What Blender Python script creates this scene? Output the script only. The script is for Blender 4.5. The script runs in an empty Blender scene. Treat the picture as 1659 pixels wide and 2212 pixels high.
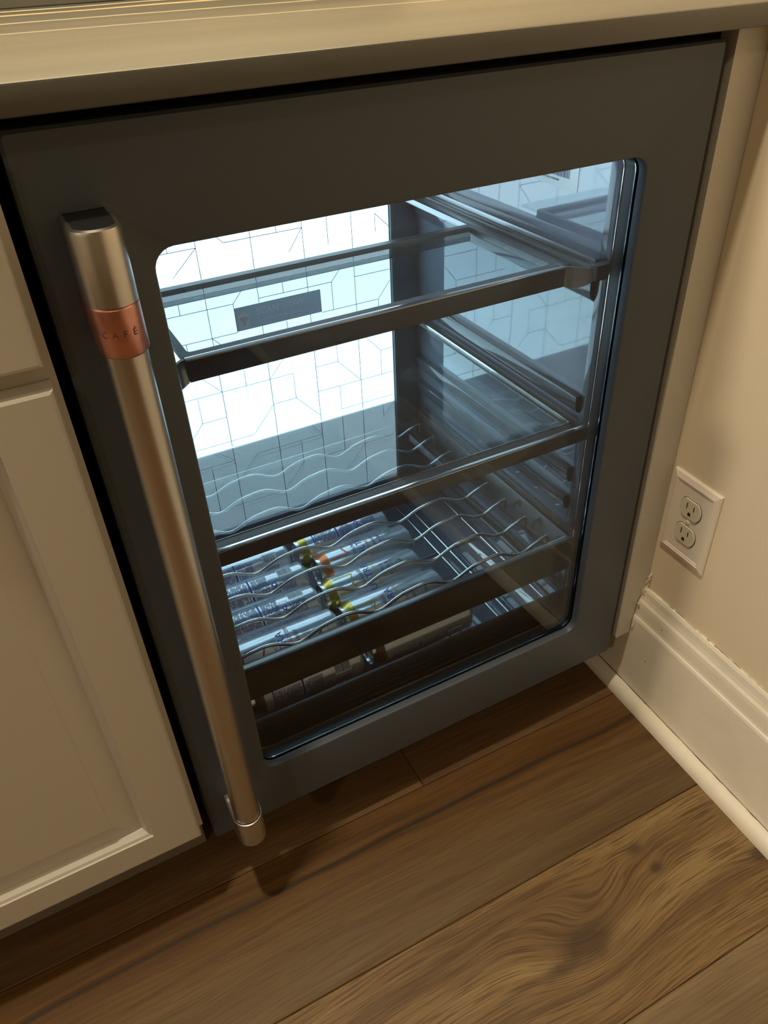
import bpy, bmesh, math, random
from mathutils import Vector, Matrix
random.seed(7)
SC = bpy.context.scene
COL = SC.collection
PI = math.pi

# ------------------------------------------------------------------ camera
CAM_C = (-0.32812, -0.55295, 0.95932)
RIGHT = Vector((0.882987, -0.467722, -0.039616))
DOWN = Vector((-0.309595, -0.516867, -0.798123))
FWD = Vector((0.352824, 0.716997, -0.601191))
cd = bpy.data.cameras.new('camera')
cam = bpy.data.objects.new('camera', cd)
COL.objects.link(cam)
M = Matrix((RIGHT, -DOWN, -FWD)).transposed().to_4x4()
M.translation = CAM_C
cam.matrix_world = M
cd.sensor_fit = 'VERTICAL'
cd.sensor_height = 36.0
cd.lens = 36.0 * 1659.8 / 2212.0
cd.clip_start = 0.02
SC.camera = cam

# ------------------------------------------------------------------ view, world, lights
SC.view_settings.view_transform = 'Standard'
SC.view_settings.look = 'None'
SC.view_settings.gamma = 1.0
SC.view_settings.use_curve_mapping = False
SC.view_settings.exposure = 0.0
SC.cycles.max_bounces = 10
SC.cycles.diffuse_bounces = 4
SC.cycles.glossy_bounces = 6
SC.cycles.transmission_bounces = 8
SC.cycles.transparent_max_bounces = 24
SC.cycles.sample_clamp_indirect = 6.0
W = bpy.data.worlds.new('world')
SC.world = W
W.use_nodes = True
W.node_tree.nodes['Background'].inputs[0].default_value = (0.9, 0.72, 0.45, 1)
W.node_tree.nodes['Background'].inputs[1].default_value = 0.02

def lamp(name, loc, target, power, color, size, spot=None, blend=0.6):
    ld = bpy.data.lights.new(name, 'SPOT' if spot else 'AREA')
    ld.energy = power
    ld.color = color
    if spot:
        ld.spot_size = math.radians(spot)
        ld.spot_blend = blend
        ld.shadow_soft_size = size
    else:
        ld.shape = 'DISK'
        ld.size = size
    o = bpy.data.objects.new(name, ld)
    COL.objects.link(o)
    o.location = loc
    d = Vector(target) - Vector(loc)
    o.rotation_euler = d.to_track_quat('-Z', 'Y').to_euler()
    return o

WARM = (1.0, 0.85, 0.61)
lamp('ceiling_lamp_light', (-0.45, -0.125, 2.41), (-0.45, -0.125, 0), 22.0, WARM, 0.09)
lamp('far_lamp_light', (-2.75, 0.05, 2.20), (0.3, -0.05, 0.3), 150.0, WARM, 0.10, spot=70)
lamp('room_fill_light', (-2.3, -1.6, 2.41), (-2.3, -1.6, 0), 15.0, WARM, 0.14)  # added fill lamp, brightens the cabinet fronts

ul = lamp('under_cabinet_light', (-0.05, 0.42, 1.350), (-0.05, 0.40, 0), 3.6, (1.0, 0.86, 0.50), 0.03)
ul.data.shape = 'RECTANGLE'
ul.data.size = 0.7
ul.data.size_y = 0.03

# ------------------------------------------------------------------ material helpers
MATS = {}
def newmat(name):
    m = bpy.data.materials.new(name)
    m.use_nodes = True
    nt = m.node_tree
    b = nt.nodes['Principled BSDF']
    MATS[name] = m
    return m, nt, b

def N(nt, typ, **kw):
    n = nt.nodes.new(typ)
    for k, v in kw.items():
        if k.startswith('i_'):
            key = k[2:]
            key = int(key) if key.isdigit() else key
            n.inputs[key].default_value = v
        else:
            setattr(n, k, v)
    return n

def mathn(nt, op, a, b=None, c=None):
    n = nt.nodes.new('ShaderNodeMath')
    n.operation = op
    for i, v in enumerate((a, b, c)):
        if v is None:
            continue
        if isinstance(v, (int, float)):
            n.inputs[i].default_value = v
        else:
            nt.links.new(v, n.inputs[i])
    return n.outputs[0]

def ramp(nt, fac, stops):
    n = nt.nodes.new('ShaderNodeValToRGB')
    e = n.color_ramp.elements
    while len(e) > 1:
        e.remove(e[-1])
    e[0].position, e[0].color = stops[0][0], (*stops[0][1], 1)
    for p, c in stops[1:]:
        k = e.new(p)
        k.color = (*c, 1)
    nt.links.new(fac, n.inputs[0])
    return n.outputs[0]

def mixc(nt, fac, a, b, mode='MIX'):
    n = nt.nodes.new('ShaderNodeMix')
    n.data_type = 'RGBA'
    n.blend_type = mode
    for idx, v in ((0, fac), (6, a), (7, b)):
        if isinstance(v, (int, float)):
            n.inputs[idx].default_value = v
        elif isinstance(v, tuple):
            n.inputs[idx].default_value = (*v, 1)
        else:
            nt.links.new(v, n.inputs[idx])
    return n.outputs[2]

def simple(name, col, rough=0.5, metal=0.0, spec=0.5, noise=0.0, nscale=60, bump=0.0, bscale=200, ior=None, coat=0.0):
    m, nt, b = newmat(name)
    b.inputs['Base Color'].default_value = (*col, 1)
    b.inputs['Roughness'].default_value = rough
    b.inputs['Metallic'].default_value = metal
    b.inputs['Specular IOR Level'].default_value = spec
    if ior:
        b.inputs['IOR'].default_value = ior
    if coat:
        b.inputs['Coat Weight'].default_value = coat
        b.inputs['Coat Roughness'].default_value = 0.06
    tc = N(nt, 'ShaderNodeTexCoord')
    if noise:
        n = N(nt, 'ShaderNodeTexNoise', i_Scale=nscale, i_Detail=3.0)
        nt.links.new(tc.outputs['Object'], n.inputs['Vector'])
        c0 = tuple(max(0, x * (1 - noise)) for x in col)
        c1 = tuple(min(1, x * (1 + noise)) for x in col)
        nt.links.new(ramp(nt, n.outputs['Fac'], [(0.3, c0), (0.7, c1)]), b.inputs['Base Color'])
    if bump:
        n = N(nt, 'ShaderNodeTexNoise', i_Scale=bscale, i_Detail=2.0)
        nt.links.new(tc.outputs['Object'], n.inputs['Vector'])
        bp = N(nt, 'ShaderNodeBump', i_Strength=bump, i_Distance=0.001)
        nt.links.new(n.outputs['Fac'], bp.inputs['Height'])
        nt.links.new(bp.outputs['Normal'], b.inputs['Normal'])
    return m

def wood(name, light, mid, dark, streaks=(), knots=(), grain=0.5, freq=260.0, seed=0.0, tint=None, pores=0.45):
    """Plank: local x along the plank, y across it."""
    m, nt, b = newmat(name)
    L = nt.links
    tc = N(nt, 'ShaderNodeTexCoord')
    sx = N(nt, 'ShaderNodeSeparateXYZ')
    L.new(tc.outputs['Object'], sx.inputs[0])
    oi = N(nt, 'ShaderNodeObjectInfo')
    rnd = mathn(nt, 'MULTIPLY', oi.outputs['Random'], 7.0)
    x, y = sx.outputs[0], sx.outputs[1]
    # slow waviness of the grain
    cv = N(nt, 'ShaderNodeCombineXYZ')
    L.new(mathn(nt, 'MULTIPLY', x, 2.2), cv.inputs[0])
    L.new(mathn(nt, 'MULTIPLY', y, 6.0), cv.inputs[1])
    L.new(mathn(nt, 'ADD', rnd, seed), cv.inputs[2])
    nz = N(nt, 'ShaderNodeTexNoise', i_Scale=1.0, i_Detail=2.0)
    L.new(cv.outputs[0], nz.inputs['Vector'])
    g = mathn(nt, 'MULTIPLY_ADD', mathn(nt, 'SUBTRACT', nz.outputs['Fac'], 0.5), 0.05, y)
    kmask = None
    for (kx, ky, rx, ry, amp, dk) in knots:
        dx = mathn(nt, 'DIVIDE', mathn(nt, 'SUBTRACT', x, kx), rx)
        dy = mathn(nt, 'DIVIDE', mathn(nt, 'SUBTRACT', y, ky), ry)
        d2 = mathn(nt, 'ADD', mathn(nt, 'MULTIPLY', dx, dx), mathn(nt, 'MULTIPLY', dy, dy))
        e = mathn(nt, 'EXPONENT', mathn(nt, 'MULTIPLY', d2, -1.0))
        g = mathn(nt, 'MULTIPLY_ADD', e, amp, g)
        nk = N(nt, 'ShaderNodeTexNoise', i_Scale=45.0, i_Detail=3.0)
        L.new(tc.outputs['Object'], nk.inputs['Vector'])
        e2 = mathn(nt, 'EXPONENT', mathn(nt, 'MULTIPLY', d2, -5.0))
        e2 = mathn(nt, 'MULTIPLY', e2, mathn(nt, 'MULTIPLY_ADD', nk.outputs['Fac'], 1.3, 0.15))
        e2 = mathn(nt, 'MULTIPLY', e2, dk)
        kmask = e2 if kmask is None else mathn(nt, 'MAXIMUM', kmask, e2)
    # fine grain lines
    cg = N(nt, 'ShaderNodeCombineXYZ')
    L.new(mathn(nt, 'MULTIPLY', x, 9.0), cg.inputs[0])
    L.new(mathn(nt, 'MULTIPLY', g, freq), cg.inputs[1])
    L.new(rnd, cg.inputs[2])
    fine = N(nt, 'ShaderNodeTexNoise', i_Scale=1.0, i_Detail=4.0, i_Roughness=0.6)
    L.new(cg.outputs[0], fine.inputs['Vector'])
    # broad bands
    cb = N(nt, 'ShaderNodeCombineXYZ')
    L.new(mathn(nt, 'MULTIPLY', x, 1.6), cb.inputs[0])
    L.new(mathn(nt, 'MULTIPLY', g, 26.0), cb.inputs[1])
    L.new(mathn(nt, 'ADD', rnd, 3.3 + seed), cb.inputs[2])
    broad = N(nt, 'ShaderNodeTexNoise', i_Scale=1.0, i_Detail=3.0)
    L.new(cb.outputs[0], broad.inputs['Vector'])
    v = mathn(nt, 'MULTIPLY_ADD', mathn(nt, 'SUBTRACT', fine.outputs['Fac'], 0.5), grain, broad.outputs['Fac'])
    col = ramp(nt, v, [(0.22, dark), (0.48, mid), (0.72, light)])
    # thin dark pores along the grain
    cp = N(nt, 'ShaderNodeCombineXYZ')
    L.new(mathn(nt, 'MULTIPLY', x, 16.0), cp.inputs[0])
    L.new(mathn(nt, 'MULTIPLY', g, freq * 2.6), cp.inputs[1])
    L.new(mathn(nt, 'ADD', rnd, 1.7), cp.inputs[2])
    po = N(nt, 'ShaderNodeTexNoise', i_Scale=1.0, i_Detail=2.0)
    L.new(cp.outputs[0], po.inputs['Vector'])
    pm = N(nt, 'ShaderNodeMapRange', i_1=0.50, i_2=0.38, i_3=0.0, i_4=pores)
    L.new(po.outputs['Fac'], pm.inputs[0])
    col = mixc(nt, pm.outputs[0], col, dark)
    if tint:
        t0, t1, tcol, ts = tint
        f = mathn(nt, 'MULTIPLY_ADD', broad.outputs['Fac'], 0.05, g)
        mr = N(nt, 'ShaderNodeMapRange', i_1=t0, i_2=t1, i_3=0.0, i_4=ts)
        L.new(f, mr.inputs[0])
        col = mixc(nt, mr.outputs[0], col, tcol, 'MULTIPLY')
    for (sy, slope, w, strength) in streaks:
        wob = mathn(nt, 'MULTIPLY_ADD', x, slope, g)
        d = mathn(nt, 'DIVIDE', mathn(nt, 'SUBTRACT', wob, sy), w)
        e = mathn(nt, 'EXPONENT', mathn(nt, 'MULTIPLY', mathn(nt, 'MULTIPLY', d, d), -1.0))
        e = mathn(nt, 'MULTIPLY', e, mathn(nt, 'MULTIPLY_ADD', broad.outputs['Fac'], 0.7, 0.55))
        col = mixc(nt, mathn(nt, 'MULTIPLY', e, strength), col, (0.035, 0.018, 0.008))
    if kmask is not None:
        n = mathn(nt, 'MULTIPLY', mathn(nt, 'MINIMUM', kmask, 1.0), 0.72)
        col = mixc(nt, n, col, (0.045, 0.024, 0.012))
    L.new(col, b.inputs['Base Color'])
    b.inputs['Roughness'].default_value = 0.48
    b.inputs['Specular IOR Level'].default_value = 0.35
    bp = N(nt, 'ShaderNodeBump', i_Strength=0.35, i_Distance=0.0006)
    L.new(fine.outputs['Fac'], bp.inputs['Height'])
    L.new(bp.outputs['Normal'], b.inputs['Normal'])
    return m

def glass(name, tint, ior=1.5, rough=0.0):
    """Thin clear pane: see-through with Fresnel mirror reflection."""
    m = bpy.data.materials.new(name)
    m.use_nodes = True
    nt = m.node_tree
    nt.nodes.clear()
    out = N(nt, 'ShaderNodeOutputMaterial')
    tr = N(nt, 'ShaderNodeBsdfTransparent')
    tr.inputs[0].default_value = (*tint, 1)
    gl = N(nt, 'ShaderNodeBsdfGlossy')
    gl.inputs['Roughness'].default_value = rough
    fr = N(nt, 'ShaderNodeFresnel')
    fr.inputs['IOR'].default_value = ior
    geo = N(nt, 'ShaderNodeNewGeometry')
    # same reflectance from both faces of the pane
    ior_n = mathn(nt, 'MULTIPLY_ADD', geo.outputs['Backfacing'], 1.0 / ior - ior, ior)
    nt.links.new(ior_n, fr.inputs['IOR'])
    f = fr.outputs[0]
    mx = N(nt, 'ShaderNodeMixShader')
    nt.links.new(f, mx.inputs[0])
    nt.links.new(tr.outputs[0], mx.inputs[1])
    nt.links.new(gl.outputs[0], mx.inputs[2])
    nt.links.new(mx.outputs[0], out.inputs[0])
    MATS[name] = m
    return m

def emit(name, col, strength):
    m = bpy.data.materials.new(name)
    m.use_nodes = True
    nt = m.node_tree
    b = nt.nodes['Principled BSDF']
    b.inputs['Base Color'].default_value = (0.8, 0.85, 0.9, 1)
    b.inputs['Roughness'].default_value = 0.3
    b.inputs['Emission Color'].default_value = (*col, 1)
    b.inputs['Emission Strength'].default_value = strength
    MATS[name] = m
    return m

# paints and metals
white_wall = simple('wall_paint', (0.74, 0.63, 0.47), 0.6, bump=0.12, bscale=350)
trim_white = simple('trim_paint', (0.80, 0.74, 0.62), 0.4, noise=0.04, nscale=25, bump=0.1, bscale=120)
cab_white = simple('cabinet_paint', (0.62, 0.60, 0.55), 0.42, bump=0.05, bscale=300)
shadow_white = cab_white
ceil_mat = simple('ceiling_paint', (0.75, 0.72, 0.66), 0.8)
slate = simple('slate_door', (0.070, 0.085, 0.108), 0.45, 0.1, bump=0.06, bscale=900)
black = simple('black_plastic', (0.010, 0.011, 0.013), 0.35)
rack_trim = simple('rack_panel', (0.012, 0.013, 0.018), 0.30, spec=0.25)
black_trim = simple('black_trim', (0.050, 0.048, 0.062), 0.18, spec=0.6)
liner_mat = simple('liner_plastic', (0.20, 0.23, 0.29), 0.04, spec=0.5, ior=2.5)
rib_mat = simple('liner_rib', (0.075, 0.085, 0.105), 0.10, ior=1.75)
gasket_mat = simple('gasket_grey', (0.12, 0.135, 0.16), 0.4)
liner_dark = simple('liner_dark', (0.13, 0.15, 0.19), 0.14, ior=1.6)
steel = simple('steel_rod', (0.62, 0.64, 0.66), 0.22, 1.0)
rail_steel = simple('rail_steel', (0.34, 0.35, 0.37), 0.28, 1.0)
frame_grey = simple('shelf_frame', (0.10, 0.105, 0.11), 0.25, 0.3)
chrome_edge = simple('chrome_edge', (0.80, 0.76, 0.72), 0.12, 1.0)
handle_steel = simple('handle_steel', (0.58, 0.56, 0.54), 0.30, 1.0, bump=0.03, bscale=600)
copper = simple('copper_band', (0.72, 0.36, 0.30), 0.32, 1.0, noise=0.08, nscale=120)
ink_dark = simple('dark_ink', (0.03, 0.025, 0.03), 0.5)
door_glass = glass('door_glass', (0.86, 0.885, 0.90), 1.30)
inner_glass = glass('inner_door_glass', (0.96, 0.98, 0.99), 1.28)
shelf_glass = glass('shelf_glass', (0.86, 0.92, 0.93), 1.55)
def film(name, col, through):
    m, nt, b = newmat(name)
    b.inputs['Base Color'].default_value = (*col, 1)
    b.inputs['Roughness'].default_value = 0.5
    t = N(nt, 'ShaderNodeBsdfTranslucent')
    t.inputs[0].default_value = (*through, 1)
    ad = N(nt, 'ShaderNodeAddShader')
    nt.links.new(b.outputs[0], ad.inputs[0])
    nt.links.new(t.outputs[0], ad.inputs[1])
    nt.links.new(ad.outputs[0], nt.nodes['Material Output'].inputs[0])
    return m
sticker_dark = film('sticker_film', (0.06, 0.085, 0.11), (0.40, 0.47, 0.52))
sticker_light = film('sticker_print', (0.16, 0.19, 0.21), (0.66, 0.72, 0.74))
sticker_white = simple('paper_white', (0.80, 0.84, 0.84), 0.5)
etch = simple('etched_groove', (0.004, 0.012, 0.014), 0.7)
plate_white = simple('outlet_plate', (0.78, 0.70, 0.60), 0.4)
recept_white = simple('receptacle', (0.70, 0.64, 0.50), 0.35)
slot_dark = simple('slot_dark', (0.02, 0.014, 0.008), 0.7)
can_paint = simple('can_paint', (0.62, 0.65, 0.70), 0.20, 0.55, noise=0.03, nscale=80)
can_alu = simple('can_aluminium', (0.72, 0.73, 0.75), 0.22, 1.0)
can_gold = simple('can_gold', (0.60, 0.47, 0.10), 0.26, 0.8)
can_orange = simple('can_orange', (0.75, 0.22, 0.08), 0.30, 0.6)
can_purple = simple('can_purple', (0.20, 0.10, 0.12), 0.30, 0.6)
ink_blue = simple('blue_ink', (0.03, 0.05, 0.42), 0.4)
ink_navy = simple('navy_ink', (0.03, 0.04, 0.14), 0.4)
ink_gold = simple('gold_ink', (0.50, 0.38, 0.08), 0.35, 0.5)
ink_orange = simple('orange_ink', (0.62, 0.14, 0.06), 0.4)
ink_red = simple('red_ink', (0.35, 0.04, 0.03), 0.4)
ink_green = simple('green_ink', (0.03, 0.20, 0.07), 0.4)
ink_print = simple('print_ink', (0.045, 0.055, 0.22), 0.5)
ink_grey = simple('grey_ink', (0.10, 0.12, 0.24), 0.5)

# light panel: cool white diffuser
panel_glow = emit('light_panel_glow', (0.64, 0.90, 1.0), 3.3)
fill_bar_glow = emit('fill_bar_glow', (0.72, 0.90, 1.0), 27.0)  # emission of the added fill bar inside the fridge
lamp_glow = emit('lamp_glow', (1.0, 0.8, 0.5), 6.0)

# countertop: dark stone with pale veins running along x
def stone_mat():
    m, nt, b = newmat('counter_stone')
    L = nt.links
    tc = N(nt, 'ShaderNodeTexCoord')
    mp = N(nt, 'ShaderNodeMapping')
    mp.inputs['Scale'].default_value = (1.0, 5.0, 5.0)
    L.new(tc.outputs['Object'], mp.inputs[0])
    n1 = N(nt, 'ShaderNodeTexNoise', i_Scale=2.2, i_Detail=5.0, i_Roughness=0.55)
    L.new(mp.outputs[0], n1.inputs['Vector'])
    base = ramp(nt, n1.outputs['Fac'], [(0.3, (0.060, 0.056, 0.050)), (0.7, (0.110, 0.103, 0.090))])
    sx = N(nt, 'ShaderNodeSeparateXYZ')
    L.new(tc.outputs['Object'], sx.inputs[0])
    nw = N(nt, 'ShaderNodeTexNoise', i_Scale=5.0, i_Detail=4.0)
    L.new(tc.outputs['Object'], nw.inputs['Vector'])
    v = mathn(nt, 'MULTIPLY_ADD', mathn(nt, 'SUBTRACT', nw.outputs['Fac'], 0.5), 0.035, sx.outputs[1])
    col = base
    for (y0, w, c, s, sl) in ((0.350, 0.0085, (0.75, 0.66, 0.48), 1.0, 0.02), (0.252, 0.0100, (0.80, 0.54, 0.27), 1.0, -0.02),
                          (0.141, 0.0060, (0.62, 0.52, 0.38), 0.75, 0.03), (0.045, 0.0045, (0.50, 0.42, 0.32), 0.7, 0.10),
                          (0.495, 0.0080, (0.60, 0.50, 0.36), 0.7, 0.0), (0.31, 0.003, (0.60, 0.5, 0.34), 0.5, 0.10), (0.58, 0.009, (0.6, 0.5, 0.36), 0.5, -0.1)):
        vv = mathn(nt, 'MULTIPLY_ADD', sx.outputs[0], sl, v)
        d = mathn(nt, 'DIVIDE', mathn(nt, 'SUBTRACT', vv, y0), w)
        e = mathn(nt, 'EXPONENT', mathn(nt, 'MULTIPLY', mathn(nt, 'MULTIPLY', d, d), -1.0))
        col = mixc(nt, mathn(nt, 'MULTIPLY', e, s), col, c)
    L.new(col, b.inputs['Base Color'])
    b.inputs['Roughness'].default_value = 0.38
    b.inputs['Specular IOR Level'].default_value = 0.6
    bp = N(nt, 'ShaderNodeBump', i_Strength=0.08, i_Distance=0.001)
    n2 = N(nt, 'ShaderNodeTexNoise', i_Scale=300.0, i_Detail=2.0)
    L.new(tc.outputs['Object'], n2.inputs['Vector'])
    L.new(n2.outputs['Fac'], bp.inputs['Height'])
    L.new(bp.outputs['Normal'], b.inputs['Normal'])
    return m
stone = stone_mat()

# ------------------------------------------------------------------ mesh helpers
def finish(name, bm, mat, parent=None, loc=(0, 0, 0), rot=None, smooth=False, kind=None, label=None, local=False):
    """Link one mesh object. Geometry is given in world space unless local=True."""
    bmesh.ops.recalc_face_normals(bm, faces=bm.faces[:])
    origin = Vector(loc)
    if parent is not None and not local:
        origin = Vector(parent['_o']) if '_o' in parent else origin
    if not local:
        bmesh.ops.translate(bm, verts=bm.verts[:], vec=-origin)
    me = bpy.data.meshes.new(name)
    bm.to_mesh(me)
    bm.free()
    mats = mat if isinstance(mat, (list, tuple)) else [mat]
    for mm in mats:
        me.materials.append(mm)
    if smooth:
        for p in me.polygons:
            p.use_smooth = True
        try:
            me.set_sharp_from_angle(angle=math.radians(smooth if smooth > 1 else 35))
        except Exception:
            pass
    o = bpy.data.objects.new(name, me)
    COL.objects.link(o)
    if parent is not None:
        o.parent = parent
        if local:
            o.location = loc
    else:
        o.location = origin if not local else loc
    if rot is not None:
        o.rotation_euler = rot
    if kind:
        o['kind'] = kind
    if label:
        o['label'] = label
    return o

def thing(name, label, cat, loc=(0, 0, 0), rot=None, group=None, kind=None):
    o = bpy.data.objects.new(name, None)
    o.empty_display_size = 0.02
    COL.objects.link(o)
    o.location = loc
    if rot:
        o.rotation_euler = rot
    if kind:
        o['kind'] = kind
    else:
        o['label'] = label
        o['category'] = cat
    if group:
        o['group'] = group
    ORIG[o.name] = Vector(loc)
    return o
ORIG = {}

def part(name, bm, mat, parent, smooth=False, label=None, kind=None):
    """Child mesh, geometry given in world space of an unrotated thing."""
    off = Vector((0, 0, 0))
    p = parent
    while p is not None:
        off += Vector(p.location)
        p = p.parent
    bmesh.ops.translate(bm, verts=bm.verts[:], vec=-off)
    return finish(name, bm, mat, parent, local=True, smooth=smooth, label=label, kind=kind)

def box(bm, x0, x1, y0, y1, z0, z1, bev=0.0, seg=2):
    r = bmesh.ops.create_cube(bm, size=1.0)
    vs = r['verts']
    for v in vs:
        v.co = Vector((x0 + (v.co.x + .5) * (x1 - x0), y0 + (v.co.y + .5) * (y1 - y0), z0 + (v.co.z + .5) * (z1 - z0)))
    if bev:
        es = list({e for v in vs for e in v.link_edges})
        bmesh.ops.bevel(bm, geom=es, offset=bev, segments=seg, affect='EDGES', profile=0.5)
    return bm

def bx(*a, **k):
    return box(bmesh.new(), *a, **k)

def prism(bm, pts, axis, a, b):
    """Extrude a closed 2D profile along an axis. axis 'x': pts=(y,z); 'y': (x,z); 'z': (x,y)."""
    def mk(p, t):
        if axis == 'x':
            return (t, p[0], p[1])
        if axis == 'y':
            return (p[0], t, p[1])
        return (p[0], p[1], t)
    va = [bm.verts.new(mk(p, a)) for p in pts]
    vb = [bm.verts.new(mk(p, b)) for p in pts]
    n = len(pts)
    for i in range(n):
        bm.faces.new((va[i], va[(i + 1) % n], vb[(i + 1) % n], vb[i]))
    bm.faces.new(va)
    bm.faces.new(vb[::-1])
    return bm

def rings(bm, loops, close=True, cap0=False, cap1=False, wrap=False):
    vs = [[bm.verts.new(p) for p in l] for l in loops]
    n = len(loops[0])
    m = len(loops)
    for i in range(m if wrap else m - 1):
        A, B = vs[i], vs[(i + 1) % m]
        for j in range(n if close else n - 1):
            k = (j + 1) % n
            bm.faces.new((A[j], A[k], B[k], B[j]))
    if cap0:
        bm.faces.new(vs[0])
    if cap1:
        bm.faces.new(vs[-1][::-1])
    return bm

def rrect(x0, x1, z0, z1, r, k=6):
    pts = []
    for cx, cz, a0 in ((x1 - r, z1 - r, 0), (x0 + r, z1 - r, 90), (x0 + r, z0 + r, 180), (x1 - r, z0 + r, 270)):
        for i in range(k + 1):
            a = math.radians(a0 + 90.0 * i / k)
            pts.append((cx + r * math.cos(a), cz + r * math.sin(a)))
    return pts

def tube(bm, path, r, n=8, caps=True):
    path = [Vector(p) for p in path]
    loops = []
    prev = None
    for i, p in enumerate(path):
        t = (path[min(i + 1, len(path) - 1)] - path[max(i - 1, 0)]).normalized()
        if prev is None:
            u = t.orthogonal().normalized()
        else:
            u = (prev - t * prev.dot(t)).normalized()
        prev = u
        w = t.cross(u)
        loops.append([p + r * (math.cos(2 * PI * k / n) * u + math.sin(2 * PI * k / n) * w) for k in range(n)])
    return rings(bm, loops, cap0=caps, cap1=caps)

def lathe_x(bm, prof, n=40, cap0=True, cap1=True):
    """Revolve (x, r) profile about the x axis."""
    loops = [[(x, r * math.sin(2 * PI * k / n), r * math.cos(2 * PI * k / n)) for k in range(n)] for x, r in prof]
    return rings(bm, loops, cap0=cap0, cap1=cap1)

_dg = None
def text_mesh(body, size, align='CENTER', maxedge=None, space=1.0):
    cu = bpy.data.curves.new('lettering_source', 'FONT')
    cu.body = body
    cu.size = size
    cu.align_x = align
    cu.align_y = 'CENTER'
    cu.resolution_u = 3
    cu.space_character = space
    to = bpy.data.objects.new('lettering_source', cu)
    COL.objects.link(to)
    dg = bpy.context.evaluated_depsgraph_get()
    me = to.evaluated_get(dg).to_mesh()
    bm = bmesh.new()
    bm.from_mesh(me)
    to.evaluated_get(dg).to_mesh_clear()
    bpy.data.objects.remove(to)
    bpy.data.curves.remove(cu)
    bmesh.ops.triangulate(bm, faces=bm.faces[:])
    if maxedge:
        for _ in range(3):
            es = [e for e in bm.edges if e.calc_length() > maxedge]
            if not es:
                break
            bmesh.ops.subdivide_edges(bm, edges=es, cuts=1)
            bmesh.ops.triangulate(bm, faces=bm.faces[:])
    return bm

# ------------------------------------------------------------------ big structure
TF = -0.0124          # floor boards are turned a hair against the cabinets
TW = -0.0399          # so is the right wall
XW = 0.3536
ZC = 2.44
floor = finish('floor', bx(-3.6, 0.6, -4.6, 1.2, -0.06, -0.004), simple('subfloor', (0.05, 0.03, 0.015), 0.8), kind='structure')
finish('ceiling', bx(-3.6, 0.6, -4.6, 1.2, ZC, ZC + 0.1), ceil_mat, kind='structure')
finish('wall_left', bx(-3.7, -3.6, -4.6, 1.2, -0.06, ZC + 0.1), white_wall, kind='structure')
finish('wall_front', bx(-3.6, 0.6, -4.7, -4.6, -0.06, ZC + 0.1), white_wall, kind='structure')
finish('wall_back', bx(-3.6, 0.6, 0.72, 0.82, -0.06, ZC + 0.1), white_wall, kind='structure')
RW = (0, 0, TW)
finish('wall_right', bx(0, 0.1, -4.6, 0.72, -0.06, ZC + 0.1), white_wall, loc=(XW, 0, 0), rot=RW, kind='structure', local=True)
prof = [(0, 0), (-0.0145, 0), (-0.0145, 0.150), (-0.0135, 0.154), (-0.0118, 0.156), (-0.0112, 0.160), (-0.0106, 0.176),
        (-0.0098, 0.182), (-0.0075, 0.186), (-0.0062, 0.192), (-0.0052, 0.201), (-0.0035, 0.205), (0, 0.2055)]
finish('baseboard_right', prism(bmesh.new(), prof, 'y', -4.5, 0.30), trim_white, loc=(XW, 0, 0), rot=RW, kind='structure', local=True)
sh = [(-0.0147, 0.0), (-0.031, 0.0)]
for i in range(7):
    a = PI - (PI / 2) * i / 6
    sh.append((-0.0147 - 0.001 + 0.0153 * math.cos(a), 0.004 + 0.0175 * math.sin(a)))
finish('trim_1', prism(bmesh.new(), sh[:-1] + [(-0.0147, 0.0215)], 'y', -4.5, 0.30), trim_white, loc=(XW, 0, 0), rot=RW, kind='structure', local=True, smooth=40)

# cracked caulk along the mouldings, peeled bits and nail holes (wall frame: x into the room is negative)
bbr = bpy.data.objects['baseboard_right']
rc_ = random.Random(5)
def crack(name, parent, x_of, z_of, y0, y1, wmin, wmax, step, mat, seed, keep=0.8):
    rc_ = random.Random(seed)
    bm = bmesh.new()
    y = y0
    w = rc_.uniform(wmin, wmax)
    z = 0.0
    prev = None
    while y > y1:
        nz = z * 0.6 + rc_.uniform(-0.0007, 0.0007)
        nw = rc_.uniform(wmin, wmax)
        cur = [(x_of, y, z_of + nz - nw / 2), (x_of - 0.0003, y, z_of + nz + nw / 2)]
        if prev and rc_.random() < keep:
            bm.faces.new([bm.verts.new(v) for v in (prev[0], cur[0], cur[1], prev[1])])
        prev, z = cur, nz
        y -= rc_.uniform(step * 0.5, step * 1.5)
    return finish(name, bm, mat, parent, local=True)
crack_mat = simple('crack_dark', (0.060, 0.040, 0.020), 0.8)
crack('caulk_crack', bbr, -0.0012, 0.2062, -0.004, -0.70, 0.0004, 0.0016, 0.006, crack_mat, 1, 0.85)
def strip_x(name, parent, pts, mat):
    bm = bmesh.new()
    for a, b in zip(pts[:-1], pts[1:]):
        bm.faces.new([bm.verts.new(v) for v in (a[0], b[0], b[1], a[1])])
    return finish(name, bm, mat, parent, local=True)
pts = []
y = 0.06
while y > -0.75:
    w = rc_.uniform(0.0006, 0.0014)
    pts.append(((-0.01475, y, 0.02165), (-0.01475 - w, y, 0.02145)))
    y -= 0.012
strip_x('caulk_crack', bbr, pts, crack_mat)
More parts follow.
